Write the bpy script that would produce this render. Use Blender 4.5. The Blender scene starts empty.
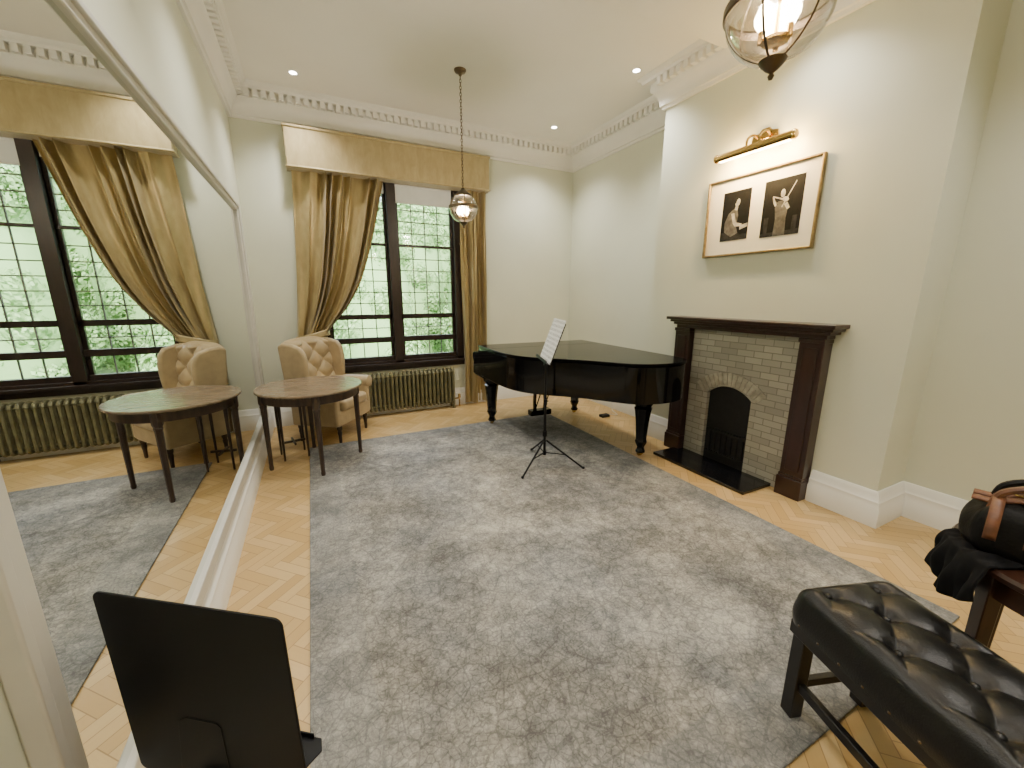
import bpy, bmesh, math, random
from mathutils import Vector, Matrix
random.seed(7)
H=1.55
pi=math.pi
COL=bpy.context.scene.collection
# ------------------------------------------------------------------ materials
class NG:
    def __init__(s,nt): s.nt=nt
    def n(s,t,**kw):
        nd=s.nt.nodes.new(t)
        for k,v in kw.items(): setattr(nd,k,v)
        return nd
    def link(s,a,b): s.nt.links.new(a,b)
    def put(s,sock,v):
        if hasattr(v,'is_output') or hasattr(v,'links'): s.nt.links.new(v,sock)
        else: sock.default_value=v
    def m(s,op,a,b=None,c=None):
        nd=s.n('ShaderNodeMath',operation=op)
        s.put(nd.inputs[0],a)
        if b is not None: s.put(nd.inputs[1],b)
        if c is not None: s.put(nd.inputs[2],c)
        return nd.outputs[0]
    def coords(s,kind='Object',scale=(1,1,1),rot=(0,0,0),loc=(0,0,0)):
        tc=s.n('ShaderNodeTexCoord'); mp=s.n('ShaderNodeMapping')
        mp.inputs['Scale'].default_value=scale; mp.inputs['Rotation'].default_value=rot; mp.inputs['Location'].default_value=loc
        s.link(tc.outputs[kind],mp.inputs['Vector']); return mp.outputs[0]
    def noise(s,vec,scale,detail=4,rough=.55,dist=0):
        nd=s.n('ShaderNodeTexNoise'); s.link(vec,nd.inputs['Vector'])
        nd.inputs['Scale'].default_value=scale; nd.inputs['Detail'].default_value=detail
        nd.inputs['Roughness'].default_value=rough; nd.inputs['Distortion'].default_value=dist
        return nd.outputs['Fac']
    def ramp(s,fac,stops,interp='LINEAR'):
        nd=s.n('ShaderNodeValToRGB'); nd.color_ramp.interpolation=interp
        cr=nd.color_ramp
        while len(cr.elements)<len(stops): cr.elements.new(.5)
        for e,(p,c) in zip(cr.elements,stops):
            e.position=p; e.color=(*c,1) if len(c)==3 else c
        s.put(nd.inputs[0],fac); return nd.outputs[0]
    def mix(s,fac,a,b,blend='MIX'):
        nd=s.n('ShaderNodeMix',data_type='RGBA',blend_type=blend)
        s.put(nd.inputs[0],fac)
        s.put(nd.inputs[6],a if hasattr(a,'links') else (*a,1)); s.put(nd.inputs[7],b if hasattr(b,'links') else (*b,1))
        return nd.outputs[2]
    def bump(s,h,strength,dist=.01):
        nd=s.n('ShaderNodeBump'); nd.inputs['Strength'].default_value=strength; nd.inputs['Distance'].default_value=dist
        s.link(h,nd.inputs['Height']); return nd.outputs[0]
def base(name):
    m=bpy.data.materials.new(name); m.use_nodes=True
    return m,NG(m.node_tree),m.node_tree.nodes['Principled BSDF']
def mat(name,col,rough=.5,metal=0,var=.12,scale=6,bump=0,bscale=60,coat=0,stretch=(1,1,1),sheen=0,spec=None):
    m,g,b=base(name)
    v=g.coords(scale=stretch)
    f=g.noise(v,scale)
    c2=tuple(max(0,c*(1-var*2)) for c in col); c3=tuple(min(1,c*(1+var)) for c in col)
    g.link(g.ramp(f,[(.3,c2),(.7,c3)]),b.inputs['Base Color'])
    b.inputs['Roughness'].default_value=rough; b.inputs['Metallic'].default_value=metal
    b.inputs['Coat Weight'].default_value=coat; b.inputs['Coat Roughness'].default_value=.05
    b.inputs['Sheen Weight'].default_value=sheen
    if spec is not None: b.inputs['Specular IOR Level'].default_value=spec
    if bump: g.link(g.bump(g.noise(v,bscale,6),bump,.005),b.inputs['Normal'])
    return m
def emis(name,col,st):
    m,g,b=base(name); b.inputs['Base Color'].default_value=(*col,1)
    b.inputs['Emission Color'].default_value=(*col,1); b.inputs['Emission Strength'].default_value=st
    return m
def glassmat(name,tint,gl=.12,rough=.02,a0=.4,edge=.45):
    m=bpy.data.materials.new(name); m.use_nodes=True; nt=m.node_tree; nt.nodes.clear(); g=NG(nt)
    o=g.n('ShaderNodeOutputMaterial'); t=g.n('ShaderNodeBsdfTransparent'); s=g.n('ShaderNodeBsdfGlossy'); mx=g.n('ShaderNodeMixShader')
    s.inputs['Roughness'].default_value=rough
    lw=g.n('ShaderNodeLayerWeight'); lw.inputs[0].default_value=.35
    g.link(g.ramp(lw.outputs['Facing'],[(0,tint),(.6,tint),(1,tuple(c*edge for c in tint))]),t.inputs[0])
    g.link(g.m('MULTIPLY_ADD',lw.outputs['Facing'],gl*3,gl*a0),mx.inputs[0])
    g.link(t.outputs[0],mx.inputs[1]); g.link(s.outputs[0],mx.inputs[2]); g.link(mx.outputs[0],o.inputs[0]); return m

M_wall=mat('wall_paint',(.695,.715,.590),.75,var=.015,scale=2,bump=.03,bscale=200)
M_ceil=mat('ceiling_paint',(.88,.86,.80),.85,var=.01,scale=2)
M_trim=mat('trim_paint',(.85,.84,.79),.4,var=.015,scale=4)
M_frame=mat('mirror_frame_paint',(.62,.61,.56),.4,var=.03,scale=6)
M_mahog=mat('mahogany',(.028,.0085,.0065),.28,var=.15,scale=3,stretch=(5,5,1),coat=.25)
M_tabwood=mat('mahogany_table',(.045,.018,.010),.3,var=.2,scale=3,stretch=(5,5,1),coat=.3)
M_winwood=mat('window_wood',(.020,.010,.008),.4,var=.2,scale=5,stretch=(5,5,1))
M_bars=mat('glazing_bar',(.16,.155,.15),.5,var=.1)  # greyer than the window wood: backlit blur put into the colour
M_black=mat('piano_black',(.003,.003,.0035),.08,var=.1,spec=.28)
M_lid=mat('piano_lid_black',(.003,.003,.0035),.14,var=.1,spec=.08)
M_blackm=mat('black_metal',(.006,.006,.007),.5,var=.1,spec=.2)
M_blackwood=mat('black_wood',(.007,.006,.006),.35,var=.2)
M_leather=mat('black_leather',(.005,.005,.005),.32,var=.2,scale=30,bump=.2,bscale=180,spec=.35)
M_bag=mat('bag_leather',(.006,.0055,.0055),.48,var=.2,scale=30,bump=.3,bscale=120,spec=.2)
M_cloth=mat('black_cloth',(.006,.006,.007),.85,var=.2,scale=40,spec=.2)
M_brass=mat('brass',(.62,.43,.15),.25,1,var=.1)
M_bronze=mat('aged_bronze',(.15,.115,.08),.35,1,var=.2)
M_brown=mat('brown_leather',(.16,.06,.025),.45,var=.25,scale=20,bump=.2)
M_table=mat('walnut_table',(.215,.160,.108),.22,var=.2,scale=4,stretch=(1,7,1),spec=.5)
M_darkleg=mat('dark_leg_wood',(.045,.026,.017),.35,var=.3,scale=5,stretch=(6,6,1))
M_uphol=mat('cream_upholstery',(.42,.32,.18),.42,var=.08,scale=10,bump=.15,bscale=300,sheen=.15)
M_rad=mat('radiator_paint',(.19,.18,.10),.35,.25,var=.2,scale=12)
M_slate=mat('black_slate',(.006,.006,.007),.18,var=.3,scale=9,coat=.1)
M_iron=mat('cast_iron',(.005,.005,.005),.6,var=.3,scale=20,bump=.2)
M_white=mat('white_plastic',(.75,.75,.72),.4,var=.02)
M_ivory=mat('ivory_key',(.8,.79,.72),.3,var=.02)
M_mat=mat('mount_board',(.84,.80,.68),.9,var=.02)
M_goldframe=mat('gold_frame',(.36,.26,.12),.35,.8,var=.2,scale=20)
M_blind=mat('blind_fabric',(.75,.77,.76),.9,var=.03)
M_bark=mat('bark',(.12,.10,.07),.9,var=.3,scale=8,bump=.5,bscale=20)
M_grass=mat('grass',(.14,.24,.08),.95,var=.4,scale=3)
M_wood_far=mat('distant_foliage',(.27,.42,.20),.95,var=.35,scale=1.2)
M_bulb=emis('bulb_glow',(1,.80,.48),45)
M_down=emis('downlight_glow',(1,.94,.82),30)
M_glass=glassmat('lantern_glass',(.93,.90,.85),.26,.06,.5,.5)
M_pane=glassmat('window_glass',(.98,.99,.98),.04)
M_mirror,g,b=base('mirror_glass')
g.link(g.ramp(g.noise(g.coords(),1.0),[(0,(.80,.83,.80)),(1,(.82,.85,.82))]),b.inputs['Base Color'])
b.inputs['Metallic'].default_value=1; b.inputs['Roughness'].default_value=0.0
M_leaf,g,b=base('leaf')
oi=g.n('ShaderNodeNewGeometry')
g.link(g.ramp(oi.outputs['Random Per Island'],[(0,(.21,.35,.13)),(.5,(.27,.44,.17)),(1,(.38,.55,.25))]),b.inputs['Base Color'])
b.inputs['Roughness'].default_value=.9; b.inputs['Specular IOR Level'].default_value=.03
def curtain_mat(name,ca,cb,vsc,met=.35,ro=.33):
    m,g,b=base(name)
    v=g.coords(scale=(1,1,.35)); f=g.noise(v,vsc,5,.6,.6)
    g.link(g.ramp(f,[(.3,ca),(.7,cb)]),b.inputs['Base Color'])
    b.inputs['Roughness'].default_value=ro; b.inputs['Sheen Weight'].default_value=.2; b.inputs['Metallic'].default_value=met
    g.link(g.bump(g.noise(g.coords(scale=(1,1,.3)),22,5),.28,.008),b.inputs['Normal']); return m
M_curt=curtain_mat('gold_satin',(.33,.25,.11),(.48,.38,.19),7,.38,.29)
M_pelm=curtain_mat('gold_damask',(.36,.285,.14),(.46,.37,.20),18,.15,.42)
# floor herringbone
M_floor,g,b=base('herringbone_parquet')
v=g.coords(rot=(0,0,pi/4),scale=(1/.062,1/.062,1))
sp=g.n('ShaderNodeSeparateXYZ'); g.link(v,sp.inputs[0]); x,y=sp.outputs[0],sp.outputs[1]
n=4
i=g.m('FLOOR',x); j=g.m('FLOOR',y); fx=g.m('SUBTRACT',x,i); fy=g.m('SUBTRACT',y,j)
k=g.m('FLOORED_MODULO',g.m('SUBTRACT',i,j),2*n); k=g.m('ROUND',k)
hz=g.m('LESS_THAN',k,n-.5)
k2=g.m('SUBTRACT',2*n-1,k)
def sel(a,b2): return g.m('ADD',g.m('MULTIPLY',a,hz),g.m('MULTIPLY',b2,g.m('SUBTRACT',1,hz)))
along=sel(g.m('ADD',k,fx),g.m('ADD',k2,fy)); cross=sel(fy,fx)
idx=sel(g.m('SUBTRACT',i,k),i); idy=sel(j,g.m('SUBTRACT',j,k2))
cv=g.n('ShaderNodeCombineXYZ'); g.link(idx,cv.inputs[0]); g.link(idy,cv.inputs[1]); g.link(hz,cv.inputs[2])
wn=g.n('ShaderNodeTexWhiteNoise'); g.link(cv.outputs[0],wn.inputs[0])
tone=g.ramp(wn.outputs['Value'],[(0,(.49,.325,.125)),(.5,(.56,.385,.165)),(1,(.63,.455,.22))])
gv=g.n('ShaderNodeCombineXYZ'); g.link(g.m('MULTIPLY_ADD',idx,7.3,g.m('MULTIPLY',along,.5)),gv.inputs[0]); g.link(g.m('MULTIPLY',cross,5),gv.inputs[1]); g.link(g.m('MULTIPLY',idy,3.1),gv.inputs[2])
gr=g.noise(gv.outputs[0],1.6,5,.6)
c=g.mix(g.m('MULTIPLY',gr,.35),tone,(.40,.25,.10))
ed=g.m('MINIMUM',g.m('MINIMUM',cross,g.m('SUBTRACT',1,cross)),g.m('MINIMUM',along,g.m('SUBTRACT',n,along)))
gap=g.m('LESS_THAN',ed,.03)
c=g.mix(g.m('MULTIPLY',gap,.6),c,(.18,.10,.04))
g.link(c,b.inputs['Base Color']); b.inputs['Roughness'].default_value=.32
g.link(g.bump(g.m('SUBTRACT',1,gap),.2,.002),b.inputs['Normal'])
# rug
M_rug,g,b=base('distressed_rug')
v=g.coords()
f1=g.noise(v,1.4,9,.72,.0); f2=g.noise(v,19,8,.8,.2); f3=g.noise(v,80,3,.7); f4=g.noise(v,1.0,4,.6,0); f5=g.noise(g.coords(loc=(4,2,0)),3.6,8,.75,.0)
vo=g.n('ShaderNodeTexVoronoi',feature='DISTANCE_TO_EDGE'); g.link(v,vo.inputs['Vector']); vo.inputs['Scale'].default_value=11
vo2=g.n('ShaderNodeTexVoronoi',feature='DISTANCE_TO_EDGE'); g.link(g.coords(loc=(3,1,0)),vo2.inputs['Vector']); vo2.inputs['Scale'].default_value=29
crk=g.m('MAXIMUM',g.m('LESS_THAN',vo.outputs[0],.035),g.m('LESS_THAN',vo2.outputs[0],.05))
s=g.m('ADD',g.m('MULTIPLY',f1,.66),g.m('ADD',g.m('MULTIPLY',f2,.44),g.m('MULTIPLY',f3,.26)))
s=g.m('ADD',s,g.m('MULTIPLY',g.m('SUBTRACT',f5,.5),.34))
s=g.m('SUBTRACT',s,g.m('MULTIPLY',crk,.055))
cool=g.ramp(s,[(.52,(.070,.073,.076)),(.62,(.145,.148,.150)),(.70,(.230,.230,.225)),(.82,(.42,.405,.365))])
warm=g.ramp(s,[(.52,(.088,.082,.073)),(.62,(.175,.165,.146)),(.70,(.285,.268,.232)),(.82,(.49,.455,.385))])
c=g.mix(g.m('SMOOTH_MIN',g.m('MAXIMUM',g.m('MULTIPLY_ADD',f4,4,-1.4),0),1,.1),cool,warm)
sp=g.n('ShaderNodeSeparateXYZ'); g.link(v,sp.inputs[0])
bx=g.m('MINIMUM',g.m('ABSOLUTE',g.m('SUBTRACT',sp.outputs[0],-.097*H)),g.m('ABSOLUTE',g.m('SUBTRACT',sp.outputs[0],1.757*H)))
by=g.m('MINIMUM',g.m('ABSOLUTE',g.m('SUBTRACT',sp.outputs[1],.33*H)),g.m('ABSOLUTE',g.m('SUBTRACT',sp.outputs[1],2.86*H)))
bd=g.m('MINIMUM',bx,by)
bfac=g.m('MULTIPLY',g.m('LESS_THAN',g.m('ADD',bd,g.m('MULTIPLY',f2,.05)),.26),.22)
c=g.mix(bfac,c,(.15,.162,.172))
g.link(c,b.inputs['Base Color']); b.inputs['Roughness'].default_value=.9; b.inputs['Sheen Weight'].default_value=.05
g.link(g.bump(g.noise(v,180,3),.5,.004),b.inputs['Normal'])
# bricks
M_brick,g,b=base('glazed_brick')
tc=g.n('ShaderNodeTexCoord'); sp=g.n('ShaderNodeSeparateXYZ'); g.link(tc.outputs['Object'],sp.inputs[0])
cv=g.n('ShaderNodeCombineXYZ'); g.link(sp.outputs[1],cv.inputs[0]); g.link(sp.outputs[2],cv.inputs[1])
br=g.n('ShaderNodeTexBrick'); g.link(cv.outputs[0],br.inputs['Vector'])
for kk,vv in (('Scale',1),('Brick Width',.15),('Row Height',.055),('Mortar Size',.0035),('Mortar Smooth',.2)): br.inputs[kk].default_value=vv
br.inputs['Color1'].default_value=(.27,.265,.22,1); br.inputs['Color2'].default_value=(.43,.415,.35,1); br.inputs['Mortar'].default_value=(.15,.14,.115,1)
g.link(g.mix(g.m('MULTIPLY',g.noise(tc.outputs['Object'],14,5),.5),br.outputs['Color'],(.31,.30,.255)),b.inputs['Base Color']); b.inputs['Roughness'].default_value=.3
g.link(g.bump(g.m('SUBTRACT',1,br.outputs['Fac']),.5,.004),b.inputs['Normal'])
M_vous=mat('arch_brick',(.40,.38,.31),.3,var=.2,scale=14)
M_sheet,g,b=base('printed_music')
tc=g.n('ShaderNodeTexCoord'); sp=g.n('ShaderNodeSeparateXYZ'); g.link(tc.outputs['Object'],sp.inputs[0])
z=sp.outputs[2]; st=g.m('FRACT',g.m('MULTIPLY',z,26)); inst=g.m('LESS_THAN',st,.55)
ln=g.m('LESS_THAN',g.m('FRACT',g.m('MULTIPLY',z,26*9)),.3)
nt_=g.m('GREATER_THAN',g.noise(g.coords(scale=(1,1,1)),140,2),.60)
ink=g.m('MULTIPLY',inst,g.m('MAXIMUM',g.m('MULTIPLY',ln,.5),nt_))
g.link(g.mix(ink,(.80,.80,.80),(.06,.06,.07)),b.inputs['Base Color']); b.inputs['Roughness'].default_value=.8
def grey(v): return mat('print_grey_%d'%int(v*1000),(v,v*.97,v*.92),.6,var=.25,scale=25,spec=.2)

# ------------------------------------------------------------------ mesh builder
class MB:
    def __init__(s): s.v=[]; s.f=[]; s.mi=[]
    def add(s,vs,fs,mi=0):
        o=len(s.v); s.v+=[tuple(a) for a in vs]; s.f+=[[q+o for q in f] for f in fs]; s.mi+=[mi]*len(fs)
    def box(s,lo,hi,mi=0,M=None):
        x0,y0,z0=lo; x1,y1,z1=hi
        vs=[Vector(p) for p in ((x0,y0,z0),(x1,y0,z0),(x1,y1,z0),(x0,y1,z0),(x0,y0,z1),(x1,y0,z1),(x1,y1,z1),(x0,y1,z1))]
        if M: vs=[M@p for p in vs]
        s.add(vs,[(0,3,2,1),(4,5,6,7),(0,1,5,4),(1,2,6,5),(2,3,7,6),(3,0,4,7)],mi)
    def cyl(s,p0,p1,r0,r1=None,n=16,mi=0):
        r1=r0 if r1 is None else r1
        p0=Vector(p0); p1=Vector(p1); d=(p1-p0).normalized()
        a=d.orthogonal().normalized(); c=d.cross(a)
        vs=[]
        for p,r in ((p0,r0),(p1,r1)):
            for q in range(n):
                t=2*pi*(q+.5)/n; vs.append(p+(a*math.cos(t)+c*math.sin(t))*r)
        fs=[(q,(q+1)%n,n+(q+1)%n,n+q) for q in range(n)]+[tuple(range(n))[::-1],tuple(range(n,2*n))]
        s.add(vs,fs,mi)
    def lathe(s,prof,c=(0,0,0),n=24,mi=0,rot=0,M=None):
        vs=[];fs=[]
        for r,z in prof:
            for q in range(n):
                t=2*pi*q/n+rot; p=Vector((c[0]+r*math.cos(t),c[1]+r*math.sin(t),c[2]+z)); vs.append(M@p if M else p)
        for a in range(len(prof)-1):
            for q in range(n): fs.append((a*n+q,a*n+(q+1)%n,(a+1)*n+(q+1)%n,(a+1)*n+q))
        if prof[0][0]>1e-4: fs.append(tuple(range(n))[::-1])
        if prof[-1][0]>1e-4: fs.append(tuple(range((len(prof)-1)*n,len(prof)*n)))
        s.add(vs,fs,mi)
    def shell(s,prof,n=40,mi=0):
        vs=[];fs=[]
        for r,z in prof:
            for q in range(n):
                t=2*pi*q/n; vs.append((r*math.cos(t),r*math.sin(t),z))
        for a in range(len(prof)-1):
            for q in range(n): fs.append((a*n+q,a*n+(q+1)%n,(a+1)*n+(q+1)%n,(a+1)*n+q))
        s.add(vs,fs,mi)
    def tube(s,pts,r,n=8,closed=False,mi=0):
        pts=[Vector(p) for p in pts]; N=len(pts); vs=[];fs=[]; a=None
        for q in range(N):
            if closed: d=pts[(q+1)%N]-pts[q-1]
            else: d=pts[min(q+1,N-1)]-pts[max(q-1,0)]
            d.normalize()
            a=d.orthogonal() if a is None else a-d*a.dot(d)
            a.normalize(); c=d.cross(a); rr=r[q] if isinstance(r,(list,tuple)) else r
            for w in range(n):
                t=2*pi*w/n; vs.append(pts[q]+(a*math.cos(t)+c*math.sin(t))*rr)
        for q in range(N if closed else N-1):
            for w in range(n): fs.append((q*n+w,q*n+(w+1)%n,((q+1)%N)*n+(w+1)%n,((q+1)%N)*n+w))
        if not closed: fs+= [tuple(range(n))[::-1],tuple(range((N-1)*n,N*n))]
        s.add(vs,fs,mi)
    def prism(s,poly,t0,t1,axis='Z',mi=0,M=None):
        f={'Z':lambda p,t:(p[0],p[1],t),'X':lambda p,t:(t,p[0],p[1]),'Y':lambda p,t:(p[0],t,p[1])}[axis]
        N=len(poly); vs=[Vector(f(p,t0)) for p in poly]+[Vector(f(p,t1)) for p in poly]
        if M: vs=[M@p for p in vs]
        s.add(vs,[tuple(range(N)),tuple(range(N,2*N))[::-1]]+[(q,(q+1)%N,N+(q+1)%N,N+q) for q in range(N)],mi)
    def sphere(s,c,r,n=12,sc=(1,1,1),mi=0):
        m=n//2; vs=[];fs=[]
        for a in range(m+1):
            ph=pi*a/m
            for q in range(n):
                t=2*pi*q/n; rr=max(math.sin(ph),1e-3)
                vs.append((c[0]+r*sc[0]*rr*math.cos(t),c[1]+r*sc[1]*rr*math.sin(t),c[2]-r*sc[2]*math.cos(ph)))
        for a in range(m):
            for q in range(n): fs.append((a*n+q,a*n+(q+1)%n,(a+1)*n+(q+1)%n,(a+1)*n+q))
        s.add(vs,fs,mi)
    def grid(s,fn,nu,nv,mi=0):
        vs=[fn(a/nu,c/nv) for c in range(nv+1) for a in range(nu+1)]
        s.add(vs,[(c*(nu+1)+a,c*(nu+1)+a+1,(c+1)*(nu+1)+a+1,(c+1)*(nu+1)+a) for c in range(nv) for a in range(nu)],mi)
    def make(s,name,mats,parent=None,bevel=0,seg=2,sub=0,solid=0,angle=38,flip=True,loc=None,rotz=0,**props):
        me=bpy.data.meshes.new(name); me.from_pydata(s.v,[],s.f)
        if not isinstance(mats,(list,tuple)): mats=[mats]
        for m_ in mats: me.materials.append(m_)
        me.polygons.foreach_set('material_index',s.mi)
        bm=bmesh.new(); bm.from_mesh(me)
        if flip: bmesh.ops.recalc_face_normals(bm,faces=bm.faces)
        bm.to_mesh(me); bm.free()
        me.polygons.foreach_set('use_smooth',[True]*len(me.polygons))
        me.set_sharp_from_angle(angle=math.radians(angle)); me.update()
        ob=bpy.data.objects.new(name,me); COL.objects.link(ob)
        if parent: ob.parent=parent
        if loc is not None: ob.location=loc
        ob.rotation_euler=(0,0,rotz)
        if solid: md=ob.modifiers.new('s','SOLIDIFY'); md.thickness=solid; md.offset=0
        if bevel: md=ob.modifiers.new('b','BEVEL'); md.width=bevel; md.segments=seg; md.limit_method='ANGLE'; md.angle_limit=math.radians(40)
        if sub: md=ob.modifiers.new('ss','SUBSURF'); md.levels=sub; md.render_levels=sub
        for k_,v_ in props.items(): ob[k_]=v_
        return ob
def root(name,label,category,loc,rotz=0,**kw):
    o=bpy.data.objects.new(name,None); COL.objects.link(o); o.location=loc; o.rotation_euler=(0,0,rotz)
    o.empty_display_size=.1; o['label']=label; o['category']=category
    for k_,v_ in kw.items(): o[k_]=v_
    return o
def scatter(proto,locs):
    proto.location=locs[0]
    for l in locs[1:]:
        c_=proto.copy(); COL.objects.link(c_); c_.location=l
def spline(pts,sub=6):
    out=[]
    P=[Vector((*p,0)) if len(p)==2 else Vector(p) for p in pts]
    for q in range(len(P)-1):
        p0=P[max(q-1,0)];p1=P[q];p2=P[q+1];p3=P[min(q+2,len(P)-1)]
        for w in range(sub):
            t=w/sub
            out.append(.5*((2*p1)+(p2-p0)*t+(2*p0-5*p1+4*p2-p3)*t*t+(3*p1-p0-3*p2+p3)*t**3))
    out.append(P[-1]); return out
def struct(o): o['kind']='structure'; return o
def Sbox(name,boxes,m,bevel=0):
    mb=MB()
    for lo,hi in boxes: mb.box([c*H for c in lo],[c*H for c in hi])
    return struct(mb.make(name,m,bevel=bevel))

# ------------------------------------------------------------------ room (units of H)
XL,XR,YB,YN,ZC,XC=-.372,2.40,3.50,-1.6,2.36,2.16
Sbox('floor',[((-.6,YN-.2,-.1),(2.6,YB+.2,0))],M_floor)
Sbox('ceiling',[((-.6,YN-.2,ZC),(2.6,YB+.2,ZC+.1))],M_ceil)
Sbox('trim_soffit',[((XL,YN,2.275),(XR,1.68,ZC+.02))],M_ceil)
Sbox('wall_left',[((-.6,YN-.2,0),(XL,YB+.2,ZC))],M_wall)
Sbox('wall_right',[((XR,YN-.2,0),(2.6,YB+.2,ZC))],M_wall)
Sbox('wall_front',[((XL,YN-.2,0),(XR,YN,ZC))],M_wall)
WX0,WX1,WZ0,WZ1=.08,1.215,.41,1.93
Sbox('wall_back',[((XL,YB,0),(WX0,YB+.18,ZC)),((WX1,YB,0),(XR,YB+.18,ZC)),((WX0,YB,0),(WX1,YB+.18,WZ0)),((WX0,YB,WZ1),(WX1,YB+.18,ZC))],M_wall)
Sbox('wall_chimney_breast',[((XC,.727,0),(XR,1.25,ZC)),((XC,1.64,0),(XR,2.13,ZC)),((XC,1.25,.55),(XR,1.64,ZC)),((2.33,1.25,0),(XR,1.64,.55))],M_wall)
def sweep(name,path,prof,m,dent=None,close=False):
    mb=MB(); P=[Vector((a*H,c*H)) for a,c in path]; N=len(P); vs=[]
    nr=lambda d: Vector((d.y,-d.x))
    for q in range(N):
        ds=[]
        if q>0: ds.append((P[q]-P[q-1]).normalized())
        if q<N-1: ds.append((P[q+1]-P[q]).normalized())
        if len(ds)==2:
            n1,n2=nr(ds[0]),nr(ds[1]); mm=(n1+n2); mm=mm/ (1+n1.dot(n2))
        else: mm=nr(ds[0])
        for d,z in prof: vs.append((P[q].x+mm.x*d*H,P[q].y+mm.y*d*H,z*H))
    K=len(prof); fs=[]
    for q in range(N-1):
        for w in range(K): fs.append((q*K+w,q*K+(w+1)%K,(q+1)*K+(w+1)%K,(q+1)*K+w))
    fs+=[tuple(range(K)),tuple(range((N-1)*K,N*K))[::-1]]
    mb.add(vs,fs)
    if dent:
        d0,d1,z0,z1,sp_,w_=dent
        for q in range(N-1):
            d=(P[q+1]-P[q]); L=d.length; d.normalize(); nn=nr(d); cnt=int(L/(sp_*H))
            for e in range(cnt):
                c_=P[q]+d*((e+.5)*L/cnt)
                M=Matrix(((d.x,nn.x,0,c_.x),(d.y,nn.y,0,c_.y),(0,0,1,0),(0,0,0,1)))
                mb.box((-w_*H/2,d0*H,z0*H),(w_*H/2,d1*H,z1*H),M=M)
    return struct(mb.make(name,m))
corn=[(-.01,2.165),(.016,2.165),(.02,2.18),(.03,2.184),(.032,2.205),(.040,2.235),(.055,2.258),(.070,2.270),(.074,2.28),(.074,2.322),(.112,2.322),(.116,2.338),(.13,2.346),(.14,2.37),(-.01,2.37)]
sweep('trim_cornice',[(XL,YN),(XL,YB),(XR,YB),(XR,2.13),(XC,2.13),(XC,.727),(XR,.727),(XR,YN)],corn,M_trim,dent=(.07,.108,2.280,2.322,.050,.030))
bb=[(-.005,0),(.03,0),(.03,.085),(.024,.095),(.024,.115),(.016,.125),(.014,.145),(.006,.158),(-.005,.158)]
sweep('baseboard_left',[(XL,YN),(XL,YB)],bb,M_trim)
sweep('baseboard_back',[(XL,YB),(XR,YB)],bb,M_trim)
sweep('baseboard_alcove',[(XR,YB),(XR,2.13),(XC,2.13),(XC,1.85)],bb,M_trim)
sweep('baseboard_right',[(XC,.983),(XC,.727),(XR,.727),(XR,YN)],bb,M_trim)

# window
mb=MB()
def B(x0,y0,z0,x1,y1,z1,mi=0): mb.box((x0*H,y0*H,z0*H),(x1*H,y1*H,z1*H),mi)
fy0,fy1=YB-.015,YB+.12
t=.045
B(WX0-.03,YB-.02,WZ0-.03,WX1+.03,YB+.005,WZ0+.03)
B(WX0-.04,YB-.05,WZ0+.01,WX1+.04,YB+.02,WZ0+.03)
B(WX0-.03,fy0,WZ0,WX0+t,fy1,WZ1); B(WX1-t,fy0,WZ0,WX1+.03,fy1,WZ1); B(WX0,fy0,WZ0,WX1,fy1,WZ0+.05); B(WX0,fy0,WZ1-.05,WX1,fy1,WZ1)
XM=.65; B(XM-.035,fy0,WZ0,XM+.035,fy1,WZ1)
bars=[]
for (a,c) in ((WX0+t,XM-.035),(XM+.035,WX1-t)):
    sy0,sy1=YB+.03,YB+.055
    B(a,sy0,WZ0+.05,a+.024,sy1,WZ1-.05); B(c-.024,sy0,WZ0+.05,c,sy1,WZ1-.05)
    B(a,sy0,.810,c,sy1,.85); B(a,sy0-.02,.615,c,sy1,.66); B(a,sy0-.02,.46,c,sy1,.495); B(a,sy0,WZ1-.08,c,sy1,WZ1-.05)
    B(a,sy0-.01,1.40,c,sy1,1.42)
    for q in (1,2,3):
        xx=a+.022+(c-a-.044)*q/4; bars.append((xx-.0035,sy0+.008,.49,xx+.0035,sy1-.006,WZ1-.08))
    for zz in (.735,.94,1.03,1.12,1.21,1.305,1.51,1.60,1.69,1.78): bars.append((a,sy0+.008,zz-.0035,c,sy1-.006,zz+.0035))
win=struct(mb.make('window_1',M_winwood,bevel=.003))
mb=MB()
for q in bars: B(*q)
mb.make('glazing_bars',M_bars,parent=win)
mb=MB(); mb.box(((WX0+.04)*H,(YB+.041)*H,(WZ0+.04)*H),((WX1-.04)*H,(YB+.043)*H,(WZ1-.04)*H)); mb.make('glass_pane',M_pane,parent=win)
for a,c,zz in ((WX0+t+.01,XM-.045,1.80),(XM+.045,WX1-t-.01,1.74)):
    r=root('roller_blind','cream fabric roller blind part lowered inside the sash window','window blind',((a+c)/2*H,(YB+.015)*H,zz*H),group='window blinds')
    w=(c-a)/2*H
    mb=MB(); mb.box((-w,-.002,0),(w,.002,(1.87-zz)*H)); mb.make('blind_fabric',M_blind,parent=r)
    mb=MB(); mb.cyl((-w,0,(1.87-zz)*H),(w,0,(1.87-zz)*H),.012); mb.cyl((-w,0,0),(w,0,0),.008); mb.make('blind_roller',M_white,parent=r)

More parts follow.
